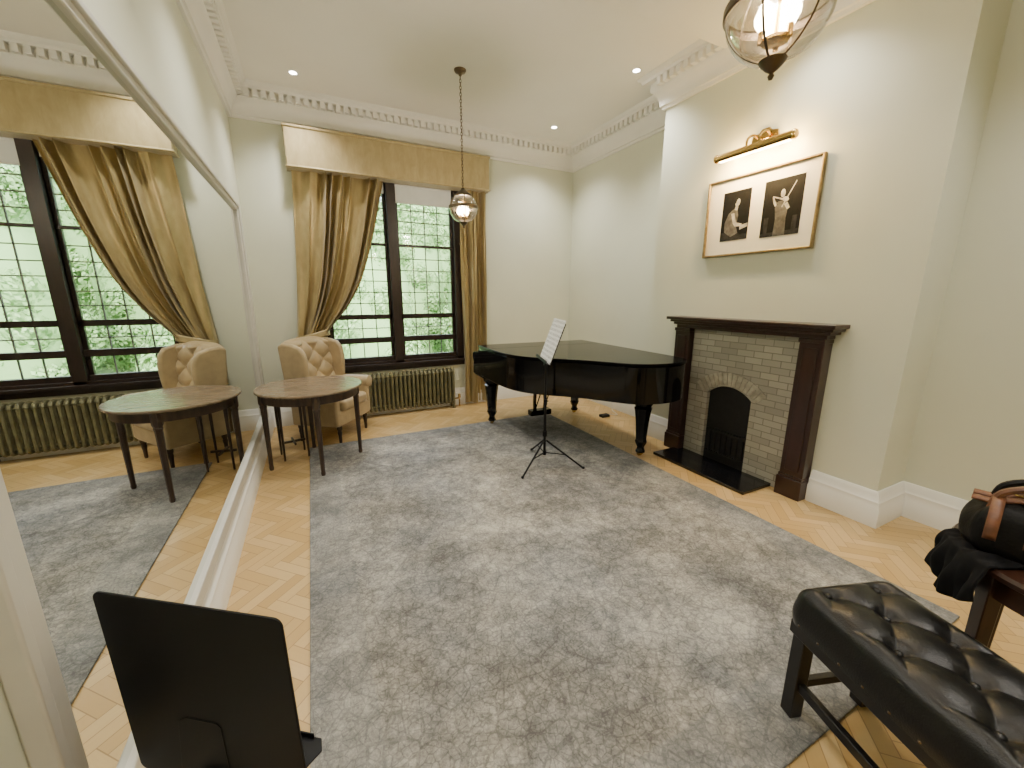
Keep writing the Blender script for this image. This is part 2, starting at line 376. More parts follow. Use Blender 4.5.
# mirror on left wall
MZ0,MZ1,MY0,MY1=.205,1.52,.675,3.12
r=root('wall_mirror','huge mirror in a cream moulded frame covering the side wall','mirror',(XL*H,(MY0+MY1)/2*H,MZ0*H))
mb=MB(); hy=(MY1-MY0)/2*H; hz_=(MZ1-MZ0)*H
mb.box((0.002,-hy,0),(.012,hy,hz_)); mb.make('mirror_glass',M_mirror,parent=r)
mb=MB(); w=.055
for lo,hi in (((0,-hy-w*1.6,-w),(.03,-hy,hz_+w)),((0,hy,-w),(.035,hy+w,hz_+w)),((0,-hy,hz_),(.035,hy,hz_+w)),((0,-hy,-.07),(.035,hy,0))):
    mb.box(lo,hi)
for lo,hi in (((0,-hy-w*1.6-.012,-w),(.045,-hy-w*1.2,hz_+w)),((0,hy+w*.6,-w),(.05,hy+w+.01,hz_+w+.01)),((0,-hy-w,hz_+w*.6),(.05,hy+w,hz_+w+.01))):
    mb.box(lo,hi)
mb.make('mirror_frame',M_frame,parent=r,bevel=.006)

# ------------------------------------------------------------------ rug
mb=MB(); mb.box((-.097*H,.33*H,0.001),(1.755*H,2.86*H,.011))
mb.make('area_rug',M_rug,bevel=.004,label='large distressed grey patterned rug lying on parquet floor',category='rug')

# ------------------------------------------------------------------ curtains + pelmet
mb=MB()
mb.box((-.055*H,3.375*H,1.88*H),(1.462*H,YB*H-.003,2.14*H))
mb.box((-.062*H,3.368*H,1.872*H),(1.469*H,YB*H-.003,1.886*H))
mb.box((-.062*H,3.368*H,2.125*H),(1.469*H,YB*H-.003,2.143*H))
mb.make('pelmet',M_pelm,bevel=.008,label='gold damask padded box pelmet above the tall window',category='pelmet')
def curtain(L,R,z0,z1,yb,amp,nf,nz=90,nx=400,seed=0):
    mb=MB()
    def fn(u,v):
        z=z0+(z1-z0)*v; l=L(z); rr=R(z); wd=rr-l
        comp=min(1.0,.30/(wd+.05))
        a=amp*(.72+.28*comp)*(.74+.26*math.sin(u*13+seed+v*2))
        uu=u+.42/nf*math.sin(2*pi*1.7*u+seed+v*.8)+.20/nf*math.sin(2*pi*4.3*u+v*2.5)
        ph=2*pi*nf*uu+.8*math.sin(v*3+u*5)
        f=.5+.5*math.sin(ph); f=f**.85
        x=l+wd*u+.018*math.sin(ph+.8)*comp*(min(u,1-u)*6 if min(u,1-u)<.16 else 1)
        yy=yb-a*f-.16*a*math.sin(ph*1.7+v*11)*(1-v*.5)-.05*a*math.sin(v*38+u*30)*(1-v)
        return (x*H,min(max(yy,3.378),3.492)*H,z*H)
    mb.grid(fn,nx,nz)
    return mb
def interp(tab,z):
    if z<=tab[0][0]: return tab[0][1]
    for (a,va),(c,vc) in zip(tab,tab[1:]):
        if z<=c: t=(z-a)/(c-a); return va+(vc-va)*t
    return tab[-1][1]
Lt=[(0,-.13),(.5,-.13),(.70,-.115),(.8,-.105),(.95,-.09),(1.1,-.075),(1.5,-.05),(1.9,-.03)]
Rt=[(p.x,p.y) for p in spline([(0,.15),(.5,.13),(.66,.10),(.72,.105),(.80,.165),(.92,.265),(1.1,.37),(1.3,.445),(1.5,.505),(1.7,.555),(1.9,.605)],5)]
r=root('curtain','gold satin pleated curtain swept aside with a tieback beside window','curtain',(0,0,0),group='window curtains')
curtain(lambda z:interp(Lt,z),lambda z:interp(Rt,z),.02,1.878,3.470,.085,8,seed=1).make('curtain_panel',M_curt,parent=r,angle=180)
mb=MB()
def band(u,v):
    a=2*pi*u; return ((-.005+.118*math.cos(a))*H,(3.43+.062*math.sin(a))*H,(.675+.05*v+.03*math.cos(a))*H)
mb.grid(band,40,4); mb.make('tieback',M_pelm,parent=r,solid=.006)
r=root('curtain','gold satin pleated curtain hanging straight at the window edge','curtain',(0,0,0),group='window curtains')
curtain(lambda z:1.215+.01*math.sin(z*3),lambda z:1.44-.01*(1-z),.02,1.878,3.470,.080,4,nx=180,seed=2).make('curtain_panel',M_curt,parent=r,angle=180)

# ------------------------------------------------------------------ radiator
r=root('radiator','olive painted cast iron column radiator beneath the window','radiator',(.68*H,3.425*H,0))
mb=MB(); ns=24; L=.86*H; sp_=L/ns
for q in range(ns):
    xc=-L/2+(q+.5)*sp_
    for yy in (-.055,0,.055):
        mb.tube([(xc,yy,.10),(xc,yy,.52)],.016,8)
    mb.tube([(xc,-.055,.52),(xc,-.045,.545),(xc,0,.555),(xc,.045,.545),(xc,.055,.52)],.021,8)
    mb.tube([(xc,-.055,.11),(xc,-.04,.085),(xc,0,.08),(xc,.04,.085),(xc,.055,.11)],.020,8)
    if q in (0,ns-1):
        for yy in (-.055,.055): mb.lathe([(.018,.0),(.022,.01),(.016,.04),(.018,.1)],(xc,yy,0),10)
mb.cyl((-L/2,0,.12),(L/2,0,.12),.018); mb.cyl((-L/2,0,.51),(L/2,0,.51),.018)
mb.make('radiator_body',M_rad,parent=r)
mb=MB(); mb.tube([(L/2,0,.12),(L/2+.06,0,.12),(L/2+.07,0,.10),(L/2+.07,0,0.0)],.011); mb.lathe([(.012,0),(.02,.01),(.02,.05),(.012,.06)],(L/2+.07,0,.12),12)
mb.make('radiator_valve',M_brass,parent=r)

# ------------------------------------------------------------------ fireplace
fx_,fyc=XC*H,1.43*H
r=root('fireplace','dark mahogany fireplace with cream glazed brick surround and black hearth','fireplace',(fx_,fyc,0))
mb=MB()
def FB(x0,y0,z0,x1,y1,z1,mi=0): mb.box((x0*H-fx_,y0*H-fyc,z0*H),(x1*H-fx_,y1*H-fyc,z1*H),mi)
FB(2.03,.935,.857,2.16,1.87,.875); FB(2.05,.95,.842,2.16,1.855,.857); FB(2.065,.965,.826,2.16,1.84,.842); FB(2.085,.985,.805,2.16,1.83,.826)
mb.make('mantel_shelf',M_mahog,parent=r,bevel=.005)
for ya,yb_ in ((.985,1.105),(1.725,1.845)):
    mb=MB()
    FB(2.09,ya+.006,.10,2.16,yb_-.006,.805); FB(2.075,ya,0,2.16,yb_,.10); FB(2.083,ya+.003,.10,2.16,yb_-.003,.115)
    FB(2.083,ya+.003,.785,2.16,yb_-.003,.805)
    FB(2.084,ya+.028,.14,2.092,yb_-.028,.76)
    mb.make('pilaster',M_mahog,parent=r,bevel=.004)
mb=MB(); y0,y1=1.105,1.725; oa,ob,zs,zt,ztop=1.315,1.59,.430,.486,.805
N=16; arc=[]
for q in range(N+1):
    u=q/N; yy=oa+(ob-oa)*u; arc.append((yy,zs+(zt-zs)*(1-(2*u-1)**2)**.9))
xf,xb=2.125,2.33
def P3(x,y,z): return (x*H-fx_,y*H-fyc,z*H)
def quad(a,b_,c_,d_): mb.add([a,b_,c_,d_],[(0,1,2,3)])
quad(P3(xf,y0,0),P3(xf,oa,0),P3(xf,oa,ztop),P3(xf,y0,ztop)); quad(P3(xf,ob,0),P3(xf,y1,0),P3(xf,y1,ztop),P3(xf,ob,ztop))
prof=[(oa,0)]+arc+[(ob,0)]
for q in range(N): quad(P3(xf,*arc[q]),P3(xf,*arc[q+1]),P3(xf,arc[q+1][0],ztop),P3(xf,arc[q][0],ztop))
for q in range(len(prof)-1): quad(P3(xf,*prof[q]),P3(xf,*prof[q+1]),P3(xb,*prof[q+1]),P3(xb,*prof[q]))
mb.make('brick_surround',M_brick,parent=r,flip=False)
mb=MB(); cy=(oa+ob)/2
NV=15
for q in range(NV):
    a0=math.radians(-46+92*q/NV+.4); a1=math.radians(-46+92*(q+1)/NV-.4)
    Rr=.355; zc=zt*H-Rr+.012
    ri,ro=Rr,Rr+.115
    pl=[(cy*H-fyc+math.sin(a)*rr,zc+math.cos(a)*rr) for a,rr in ((a0,ri),(a1,ri),(a1,ro),(a0,ro))]
    mb.prism(pl,(2.121)*H-fx_,(2.126)*H-fx_,'X')
mb.make('brick_arch',M_vous,parent=r,bevel=.002)
mb=MB(); FB(2.15,1.29,0,2.165,1.61,.49)
for q in range(7): FB(2.14,1.34+q*.035,.06,2.15,1.35+q*.035,.2)
FB(2.135,1.325,.19,2.152,1.58,.205); FB(2.135,1.325,.05,2.152,1.58,.065)
mb.make('iron_insert',M_iron,parent=r,bevel=.002)
mb=MB(); FB(1.893,1.15,0.001,2.125,1.76,.018); mb.make('hearth_slab',M_slate,parent=r,bevel=.003)

# ------------------------------------------------------------------ framed picture + picture light
r=root('framed_picture','gold framed mount with two black and white musician photographs','framed picture',(XC*H-.003,1.437*H,1.222*H))
hw,hh=.30*H,.414*H
mb=MB(); f=.018
for lo,hi in (((-.03,-hw,0),(0,-hw+f,hh)),((-.03,hw-f,0),(0,hw,hh)),((-.03,-hw+f,0),(0,hw-f,f)),((-.03,-hw+f,hh-f),(0,hw-f,hh))): mb.box(lo,hi)
mb.make('picture_frame',M_goldframe,parent=r,bevel=.005)
mb=MB(); mb.box((-.012,-hw+f,f),(-.002,hw-f,hh-f)); mb.make('mount_board',M_mat,parent=r)
GREY=[grey(.005),grey(.03),grey(.12),grey(.45)]
def photo(yc,w,h2,figs,lab):
    mb=MB(); zc=hh*.51
    mb.box((-.014,yc-w,zc-h2/2),(-.0125,yc+w,zc+h2/2),0)
    dx=-.0145
    for poly,g_ in figs:
        vs=[(dx,yc-w*px,zc+h2/2*pz) for px,pz in poly]; mb.add(vs,[tuple(range(len(vs)))],g_); dx-=.0002
    mb.make('photo_print',GREY,parent=r,label=lab)
def ell(cx,cz,rx,rz,n=12,rot=0):
    return [(cx+rx*math.cos(a)*math.cos(rot)-rz*math.sin(a)*math.sin(rot),cz+(rx*math.cos(a)*math.sin(rot)+rz*math.sin(a)*math.cos(rot))*.65) for a in [2*pi*q/n for q in range(n)]]
photo(.183,.125,.40,[([(1,-1),(-1,-1),(-1,-.62),(1,-.8)],1),
 ([(-.15,.28),(.10,.26),(.22,.0),(.15,-.45),(.30,-.72),(-.2,-.85),(-.72,-.62),(-.75,-.25),(-.5,.12)],2),
 ([(-.02,.40),(.16,.36),(.12,.20),(-.10,.24)],3),(ell(.10,.52,.17,.25,rot=-.2),3),
 ([(-.10,.50),(-.14,.70),(.02,.84),(.22,.80),(.30,.66),(.16,.68),(.04,.62),(-.02,.50)],0),
 ([(-.30,.10),(-.08,.12),(.12,-.28),(.55,-.36),(.57,-.46),(.05,-.44),(-.12,-.30)],3),
 ([(.42,-.42),(.98,-.36),(.98,-.50),(.42,-.60)],3),([(.42,-.60),(.98,-.50),(.98,-.72),(.42,-.80)],0)],'black and white photograph of a seated pianist')
photo(-.200,.148,.42,[([(-1,-1),(1,-1),(1,-.82),(-1,-.86)],1),
 ([(-.22,.22),(.20,.24),(.34,.05),(.28,-.4),(.32,-1),(-.30,-1),(-.26,-.4),(-.34,.0)],2),
 (ell(.0,.48,.12,.22),3),([(-.13,.50),(-.14,.66),(0,.76),(.14,.66),(.13,.50),(.06,.62),(-.06,.62)],0),
 ([(-.20,.16),(-.34,.05),(-.46,.20),(-.52,.40),(-.45,.42),(-.36,.24),(-.22,.06)],3),
 (ell(.16,.26,.17,.13,rot=-.5),3),([(.02,.30),(-.50,.44),(-.51,.40),(.02,.24)],3),
 ([(.28,.14),(.42,-.05),(.30,-.12),(.10,.10)],3),([(.62,.80),(.59,.83),(.0,.02),(.03,-.02)],3),
 ([(-.85,-.30),(-.60,-.30),(-.62,-.9),(-.82,-.9)],1),([(.62,-.35),(.85,-.35),(.85,-.9),(.6,-.9)],1)],'black and white photograph of a standing violinist')
r=root('picture_light','lit brass picture light mounted above the framed picture','picture light',(XC*H,1.44*H,1.727*H))
mb=MB(); mb.cyl((-.15,-.31,0),(-.15,.31,0),.030,n=20)
for yy in (-.31,.31): mb.lathe([(.032,-.012),(.035,0),(.028,.012),(0,.016)],n=18,M=Matrix.Translation((-.15,yy,0))@Matrix.Rotation(-pi/2 if yy>0 else pi/2,4,'X'))
mb.make('lamp_bar',M_brass,parent=r)
mb=MB(); mb.box((-.158,-.28,-.033),(-.132,.28,-.0285)); mb.make('lamp_tube',M_bulb,parent=r)
mb=MB(); mb.prism([(-.11,.07),(-.10,.125),(-.05,.135),(-.03,.16),(.03,.16),(.05,.135),(.10,.125),(.11,.07),(.04,.055),(-.04,.055)],-.018,-.001,'X'); mb.box((-.035,-.045,.075),(-.018,.045,.125)); mb.make('wall_plate',M_brass,parent=r,bevel=.004)
for yy in (-.05,.05):
    mb=MB(); mb.tube([tuple(p) for p in spline([(-.03,yy,.10),(-.07,yy,.115),(-.12,yy,.10),(-.155,yy,.06),(-.15,yy,.01)],4)],.009)
    mb.make('bracket_arm',M_brass,parent=r)

# ------------------------------------------------------------------ piano
ang=-math.radians(2.8)
r=root('grand_piano','glossy black grand piano with closed lid standing by the wall','piano',(1.13*H,3.0*H,0),ang)
ctl=[(0,.17),(0,.35),(.0,.50),(.012,.68),(.055,.82),(.14,.94),(.25,1.04),(.345,1.14),(.42,1.24),(.50,1.335),(.60,1.385),(.72,1.40),(.83,1.375),(.90,1.31),(.918,1.2),(.92,1.05),(.92,.5),(.92,.17)]
out=[(p.x*H,-p.y*H) for p in spline(ctl,5)]
PW=.92
cx_=.5*H; cyy=-.75*H
def sc(o,s_):
    N=len(o); res=[]
    for q in range(N):
        a=Vector(o[q-1] if q>0 else o[q]); c_=Vector(o[q+1] if q<N-1 else o[q]); d=(c_-a).normalized()
        nn=Vector((-d.y,d.x))*-1
        res.append((o[q][0]+nn.x*s_,o[q][1]+nn.y*s_))
    return res
o_out=sc(out,.012)
if abs(o_out[40][0]-cx_)+abs(o_out[40][1]-cyy)<abs(out[40][0]-cx_)+abs(out[40][1]-cyy): o_out=sc(out,-.012)
mb=MB(); mb.prism(out,.625,.955); mb.make('piano_case',M_black,parent=r,bevel=.006)
mb=MB(); mb.prism(o_out,.962,.985); mb.make('piano_lid',M_lid,parent=r,bevel=.006,seg=3)
mb=MB(); mb.box((.012,-.42*H,.985),(PW*H-.012,-.417*H,.9855)); mb.make('lid_hinge',M_blackm,parent=r)
armp=[(-.17*H,.61),(-.17*H,.95),(-.155*H,.925),(-.14*H,.905),(-.11*H,.893),(-.07*H,.888),(-.04*H,.885),(-.022*H,.872),(-.008*H,.85),(-.003*H,.82),(-.010*H,.79),(-.025*H,.775),(-.03*H,.75),(-.02*H,.72),(-.02*H,.61)]
for a,c_ in ((0,.085),(PW*H-.085,PW*H)):
    mb=MB(); mb.prism(armp,a,c_,'X'); mb.make('key_arm',M_black,parent=r,bevel=.008,seg=3)
mb=MB(); mb.box((.02,-.30*H,.59),(PW*H-.02,-.015,.70)); mb.make('key_bed',M_black,parent=r,bevel=.006)
mb=MB(); mb.prism([(-.17*H,.74),(-.17*H,.95),(-.15*H,.945),(-.135*H,.80),(-.13*H,.74)],.086,PW*H-.086,'X'); mb.make('fallboard',M_black,parent=r,bevel=.004)
mb=MB(); kw=(PW*H-.24)/52
for q in range(52): mb.box((.12+q*kw+.0006,-.13*H,.70),(.12+(q+1)*kw-.0006,-.035*H,.735))
mb.make('white_keys',M_ivory,parent=r)
mb=MB()
for q in range(51):
    if (q+5)%7 in (0,1,3,4,5): mb.box((.12+(q+1)*kw-.006,-.13*H,.735),(.12+(q+1)*kw+.006,-.07*H,.746))
mb.make('black_keys',M_blackwood,parent=r)
for (lx,ly) in ((.085,.213),(.85,.213),(.715,1.20)):
    mb=MB()
    pr=[(.045,.055),(.048,.07),(.038,.085),(.034,.11),(.054,.15),(.060,.17),(.052,.19),(.066,.37),(.080,.48),(.088,.505),(.072,.52),(.09,.545),(.098,.575),(.098,.625)]
    mb.lathe(pr,(0,0,0),8,rot=pi/8)
    lg=mb.make('leg',M_black,parent=r,angle=25,loc=(lx*H,-ly*H,0))
    mb=MB(); mb.cyl((-.012,0.012,.037),(.012,.012,.037),.026,n=16); mb.box((-.02,-.02,.035),(.02,.02,.056)); mb.make('caster',M_brass,parent=lg,label='brass caster wheel')
lx,ly=.465*H,-.30*H
mb=MB()
for sx in (-1,1): mb.prism([(lx+sx*.10,.61),(lx+sx*.07,.61),(lx+sx*.05,.43),(lx+sx*.06,.25),(lx+sx*.05,.16),(lx+sx*.085,.16),(lx+sx*.09,.26),(lx+sx*.08,.43)],ly-.02,ly+.02,'Y')
mb.box((lx-.14,ly-.05,.10),(lx+.14,ly+.05,.165)); mb.tube([(lx-.06,ly,.17),(lx-.06,ly-.25,.62)],.008); mb.tube([(lx+.06,ly,.17),(lx+.06,ly-.25,.62)],.008)
mb.make('pedal_lyre',M_black,parent=r,bevel=.006)
for q in (-1,0,1):
    mb=MB(); mb.prism([(lx+q*.07-.011,ly+.04),(lx+q*.07+.011,ly+.04),(lx+q*.07+.02,ly+.15),(lx+q*.07,ly+.165),(lx+q*.07-.02,ly+.15)],.085,.095); mb.make('pedal',M_brass,parent=r,bevel=.002)

# ------------------------------------------------------------------ slim music stand
r=root('music_stand','folding black tripod music stand holding printed sheet music on rug','music stand',(1.17*H,1.92*H,.012))
mb=MB(); mb.cyl((0,0,.12),(0,0,.62),.012); mb.cyl((0,0,.6),(0,0,.98),.009); mb.cyl((0,0,.58),(0,0,.63),.018); mb.cyl((0,0,.28),(0,0,.33),.02); mb.cyl((0,0,.1),(0,0,.14),.016)
mb.cyl((0,0,.61),(.03,0,.61),.005); mb.make('pole',M_blackm,parent=r)
for a in (208,318,80):
    ca,sa=math.cos(math.radians(a)),math.sin(math.radians(a))
    mb=MB(); mb.tube([(.015*ca,.015*sa,.24),(.36*ca,.36*sa,.010)],.0085,8); mb.tube([(.012*ca,.012*sa,.12),(.19*ca,.19*sa,.12)],.006,6); mb.sphere((.362*ca,.362*sa,.012),.013,8)
    mb.make('tripod_leg',M_blackm,parent=r)
Wd=Vector((math.cos(math.radians(70)),math.sin(math.radians(70)),0)); nrm=Vector((math.cos(math.radians(160)),math.sin(math.radians(160)),0))
tl=math.radians(20); up=(Vector((0,0,1))*math.cos(tl)-nrm*math.sin(tl)); nn=Wd.cross(up); nn=-nn if nn.dot(nrm)<0 else nn
MD=Matrix(((Wd.x,nn.x,up.x,-.01),(Wd.y,nn.y,up.y,0),(Wd.z,nn.z,up.z,.98),(0,0,0,1)))
mb=MB()
for z_ in (0,.11,.22,.345): mb.box((-.22,-.004,z_),(.22,.004,z_+.012),M=MD)
for x_ in (-.22,-.08,.07,.208): mb.box((x_,-.004,0),(x_+.012,.004,.355),M=MD)
mb.box((-.23,-.004,-.004),(.23,.045,0.0),M=MD); mb.box((-.23,.04,0),(.23,.045,.02),M=MD); mb.box((-.02,-.02,-.04),(.02,.0,.2),M=MD)
mb.make('desk',M_blackm,parent=r,bevel=.001)
for q,(a,c_) in enumerate(((-.225,-.003),(.003,.225))):
    mb=MB(); mb.box((a,0,0),(c_,.002,.38))
    s_=mb.make('sheet_music',M_sheet,label='white printed page of sheet music open on a music stand',category='sheet music',group='pages on music stand')
    s_.matrix_world=Matrix.Translation(r.location)@MD@Matrix.Translation((0,.006,.002))

# ------------------------------------------------------------------ black orchestral stand (near)
TL=Vector((-.325,.733))*H; TR=Vector((-.072,.548))*H
c2=(TL+TR)/2; d2=(TR-TL); wid=d2.length; th=math.atan2(d2.y,d2.x)
r=root('music_stand','solid black orchestral music stand with wide desk seen from behind','music stand',(c2.x,c2.y,0),th)
def rrect(w,h,rad,n=6):
    pts=[]
    for cx0,cz0,a0 in ((w/2-rad,h-rad,0),(-w/2+rad,h-rad,90),(-w/2+rad,rad,180),(w/2-rad,rad,270)):
        for q in range(n+1):
            a=math.radians(a0+90*q/n); pts.append((cx0+rad*math.cos(a),cz0+rad*math.sin(a)))
    return pts
hd=.345*H; zb=.577*H-hd
Mt=Matrix.Translation((0,0,zb))@Matrix.Rotation(math.radians(1),4,'X')
mb=MB(); mb.prism(rrect(wid,hd,.02),-.003,.003,'Y',M=Mt); mb.make('desk_plate',M_blackm,parent=r,bevel=.0015)
mb=MB(); mb.prism([(-wid/2+.01,0),(wid/2-.01,0),(wid/2+.006,.045),(wid/2-.012,.07),(-wid/2+.012,.07),(-wid/2-.006,.045)],-.002,.002,'Z',M=Mt@Matrix.Translation((0,.003,.105))); mb.box((-wid/2+.03,.068,.103),(wid/2-.03,.072,.12),M=Mt); mb.make('ledge',M_blackm,parent=r,bevel=.0015)
mb=MB(); mb.prism([(-.115,.0),(.035,.0),(.035,.20),(.025,.21),(-.06,.21),(-.085,.195)],-.005,-.003,'Y',M=Mt); mb.cyl((-.06,-.02,zb+.03),(.03,-.02,zb+.03),.012); mb.make('tilt_bracket',M_blackm,parent=r,bevel=.0008)
mb=MB(); mb.cyl((0,-.025,.05),(0,-.025,zb+.05),.011); mb.cyl((0,-.025,.05),(0,-.025,.25),.016); mb.make('pole',M_blackm,parent=r)
for a in (90,210,330):
    ca,sa=math.cos(math.radians(a)),math.sin(math.radians(a))
    mb=MB(); mb.tube([(.01*ca,-.025+.01*sa,.09),(.10*ca,-.025+.10*sa,.075),(.20*ca,-.025+.20*sa,.03),(.225*ca,-.025+.225*sa,.022)],.01); mb.sphere((.225*ca,-.025+.225*sa,.016),.015,8); mb.make('foot',M_blackm,parent=r)

# ------------------------------------------------------------------ round table
r=root('round_table','round walnut table with tapered legs standing against the mirror','table',(-.048*H,2.60*H,0))
R=.288*H; zt_=.484*H
mb=MB(); mb.lathe([(0,zt_-.028),(R-.02,zt_-.028),(R-.004,zt_-.02),(R,zt_-.010),(R-.004,zt_),(0,zt_)],n=64); mb.make('table_top',M_table,parent=r,angle=30)
mb=MB(); mb.lathe([(R-.06,zt_-.10),(R-.045,zt_-.10),(R-.045,zt_-.028),(R-.06,zt_-.028)],n=48); mb.make('apron',M_darkleg,parent=r)
for a in (5,95,185,275):
    ca,sa=math.cos(math.radians(a)),math.sin(math.radians(a)); q_=R-.06
    dz_=.011 if a in (275,5) else 0
    mb=MB(); mb.lathe([(.016,dz_),(.020,.02+dz_),(.017,.05),(.026,zt_-.17),(.030,zt_-.15),(.026,zt_-.14),(.036,zt_-.12),(.036,zt_-.028)],n=8,rot=pi/8); mb.make('leg',M_darkleg,parent=r,angle=25,loc=(q_*ca,q_*sa,0))
r=root('side_table','small dark wooden side table with thin legs under round table','table',(-.18*H,2.77*H,0),.2)
mb=MB(); mb.box((-.13,-.13,.585),(.13,.13,.605)); mb.make('table_top',M_darkleg,parent=r,bevel=.004)
for sx in (-1,1):
    for sy in (-1,1):
        mb=MB(); mb.lathe([(.009,0),(.012,.3),(.016,.585)],n=10); mb.make('leg',M_darkleg,parent=r,loc=(sx*.105,sy*.105,0))
mb=MB(); mb.box((-.105,-.008,.14),(.105,.008,.16)); mb.box((-.008,-.105,.14),(.008,.105,.16)); mb.make('stretcher',M_darkleg,parent=r)

# ------------------------------------------------------------------ wing armchair
def tuft(u,v,nu,nv,depth,e=.45):
    a=u*nu+v*nv; c_=u*nu-v*nv
    return depth*(abs(math.sin(pi*a))*abs(math.sin(pi*c_)))**e
r=root('wing_armchair','buttoned cream wingback armchair with dark legs beside the window','armchair',(.060*H,3.105*H,0),math.radians(54))
mb=MB(); mb.box((-.31,-.30,.19),(.31,.24,.36)); mb.make('seat_base',M_uphol,parent=r,bevel=.03,seg=4)
mb=MB(); mb.box((-.245,-.33,.35),(.245,.15,.47)); mb.make('seat_cushion',M_uphol,parent=r,bevel=.045,seg=5)
mb=MB()
BWD=.64
def bz(u,v):
    top=1.085-.035*abs(2*u-1)**4
    return .38+(top-.38)*v
def bfront(u,v):
    e=min(1,min(u,1-u)/.06,(1-v)/.05); e=max(e,0)**.5
    x=(u-.5)*BWD; z_=bz(u,v); y_=.15+.09*v-.03*e-tuft(u,v,2.5,3.0,.038)*e-.05*(2*u-1)**4
    return (x,y_,z_)
mb.grid(bfront,60,60)
mb.grid(lambda u,v:((u-.5)*BWD,.23+.09*v-.03*(2*u-1)**4,bz(u,v)),60,60)
for uu in (0,1): mb.grid(lambda u,v,uu=uu:((uu-.5)*BWD,(.10+.09*v)*(1-u)+(.20+.09*v)*u,bz(uu,v)),3,60)
mb.grid(lambda u,v:((u-.5)*BWD,(bfront(u,1)[1])*(1-v)+(.32-.03*(2*u-1)**4)*v,bz(u,1)+.02*math.sin(pi*v)),60,4)
mb.make('backrest',M_uphol,parent=r,angle=80)
pts=[]
for a in range(-1,8):
    for c_ in range(-8,8):
        u=(a+c_)/5.0; v=(a-c_)/6.0
        if .08<u<.92 and .1<v<.93:
            p=bfront(u,v); pts.append((p[0],p[1]-.004,p[2]))
mb=MB(); mb.sphere((0,0,0),.012,8,(1,.6,1)); scatter(mb.make('button',M_uphol,parent=r),pts)
for sx in (-1,1):
    mb=MB(); mb.prism([(.30,1.05),(.24,1.075),(.15,1.07),(.05,1.04),(.0,.97),(-.015,.86),(-.01,.74),(.0,.62),(.20,.55),(.27,.7)],sx*.295,sx*.355,'X'); mb.make('wing',M_uphol,parent=r,bevel=.027,seg=4)
    mb=MB(); mb.box((min(sx*.265,sx*.345),-.30,.20),(max(sx*.265,sx*.345),.23,.56))
    mb.make('arm_panel',M_uphol,parent=r,bevel=.025,seg=4)
    mb=MB(); mb.lathe([(0,-.325),(.05,-.325),(.066,-.315),(.07,-.29),(.068,.18),(0,.20)],n=20,M=Matrix.Translation((sx*.32,0,.57))@Matrix.Rotation(-pi/2,4,'X')); mb.make('arm_roll',M_uphol,parent=r)
    for yy in (-.26,.20):
        mb=MB(); mb.lathe([(.013,0),(.016,.015),(.018,.08),(.024,.12),(.02,.14),(.028,.16),(.028,.20)],n=12); mb.make('leg',M_darkleg,parent=r,loc=(sx*.26,yy,0),label='dark turned wooden leg')

# ------------------------------------------------------------------ bench
r=root('piano_bench','black buttoned leather piano bench with wooden legs standing on rug','bench',(.974*H,.146*H,.012),math.radians(-18.8))
bw,bl=.39,.80
mb=MB()
zb_,zt2,rad=.390,.530,.055
NU_,NV_=2.0,3.5
def ctop(u,v):
    x=(u-.5)*bw; y_=(v-.5)*bl
    ex=max(0,abs(x)-(bw/2-rad))/rad; ey=max(0,abs(y_)-(bl/2-rad))/rad
    hyp=math.hypot(ex,ey); e=min(1,hyp)
    if hyp>1:
        f_=1/hyp; x=math.copysign((bw/2-rad)+rad*ex*f_,x) if ex>0 else x; y_=math.copysign((bl/2-rad)+rad*ey*f_,y_) if ey>0 else y_
    z_=zt2-rad*(1-math.sqrt(max(0,1-e*e)))
    dx=(bw/2-abs((u-.5)*bw)); dy=(bl/2-abs((v-.5)*bl)); fade=min(1,max(0,min(dx,dy)-.008)/.06)
    fade=fade*fade*(3-2*fade)
    a=(u-.5)*NU_+(v-.5)*NV_; c_=(u-.5)*NU_-(v-.5)*NV_
    sa,sb=abs(math.sin(pi*a)),abs(math.sin(pi*c_))
    pil=(sa*sb)**.65
    ca_,cb_=abs(math.cos(pi*a)),abs(math.cos(pi*c_))
    dimp=(ca_*cb_)**6
    z_+=(.015*pil-.006-.018*dimp)*fade
    return (x,y_,z_)
mb.grid(ctop,90,170)
ring=[ctop(q/60,0) for q in range(60)]+[ctop(1,q/110) for q in range(110)]+[ctop(1-q/60,1) for q in range(60)]+[ctop(0,1-q/110) for q in range(110)]
Nr=len(ring)
def skirt(u,v):
    p=ring[int(round(u*Nr))%Nr]; z_=p[2]*(1-v)+zb_*v; bul=1+.03*math.sin(pi*v)
    return (p[0]*bul,p[1]*(1+.012*math.sin(pi*v)),z_)
mb.grid(skirt,Nr,8)
mb.make('cushion',M_leather,parent=r,angle=80)
cands=set()
for a in range(-6,7):
    for c_ in range(-6,7):
        u=(a+c_)/(2*NU_); v=(a-c_)/(2*NV_)
        if abs(u)<.36 and abs(v)<.44: cands.add((round(u,4),round(v,4)))
pts=[]
for (u,v) in sorted(cands):
    p=ctop(u+.5,v+.5); pts.append((p[0],p[1],p[2]+.004))
mb=MB(); mb.sphere((0,0,0),.011,12,(1,1,.55)); scatter(mb.make('cushion_button',M_leather,parent=r),pts)
mb=MB(); mb.box((-bw/2+.012,-bl/2+.012,.34),(bw/2-.012,bl/2-.012,.392)); mb.make('seat_frame',M_blackwood,parent=r,bevel=.003)
for sx in (-1,1):
    for sy in (-1,1):
        mb=MB(); X=sx*(bw/2-.045); Y=sy*(bl/2-.045)
        mb.prism([(-.024,-.024),(.024,-.024),(.024,.024),(-.024,.024)],0,.345); mb.make('leg',M_blackwood,parent=r,bevel=.003,loc=(X,Y,0))
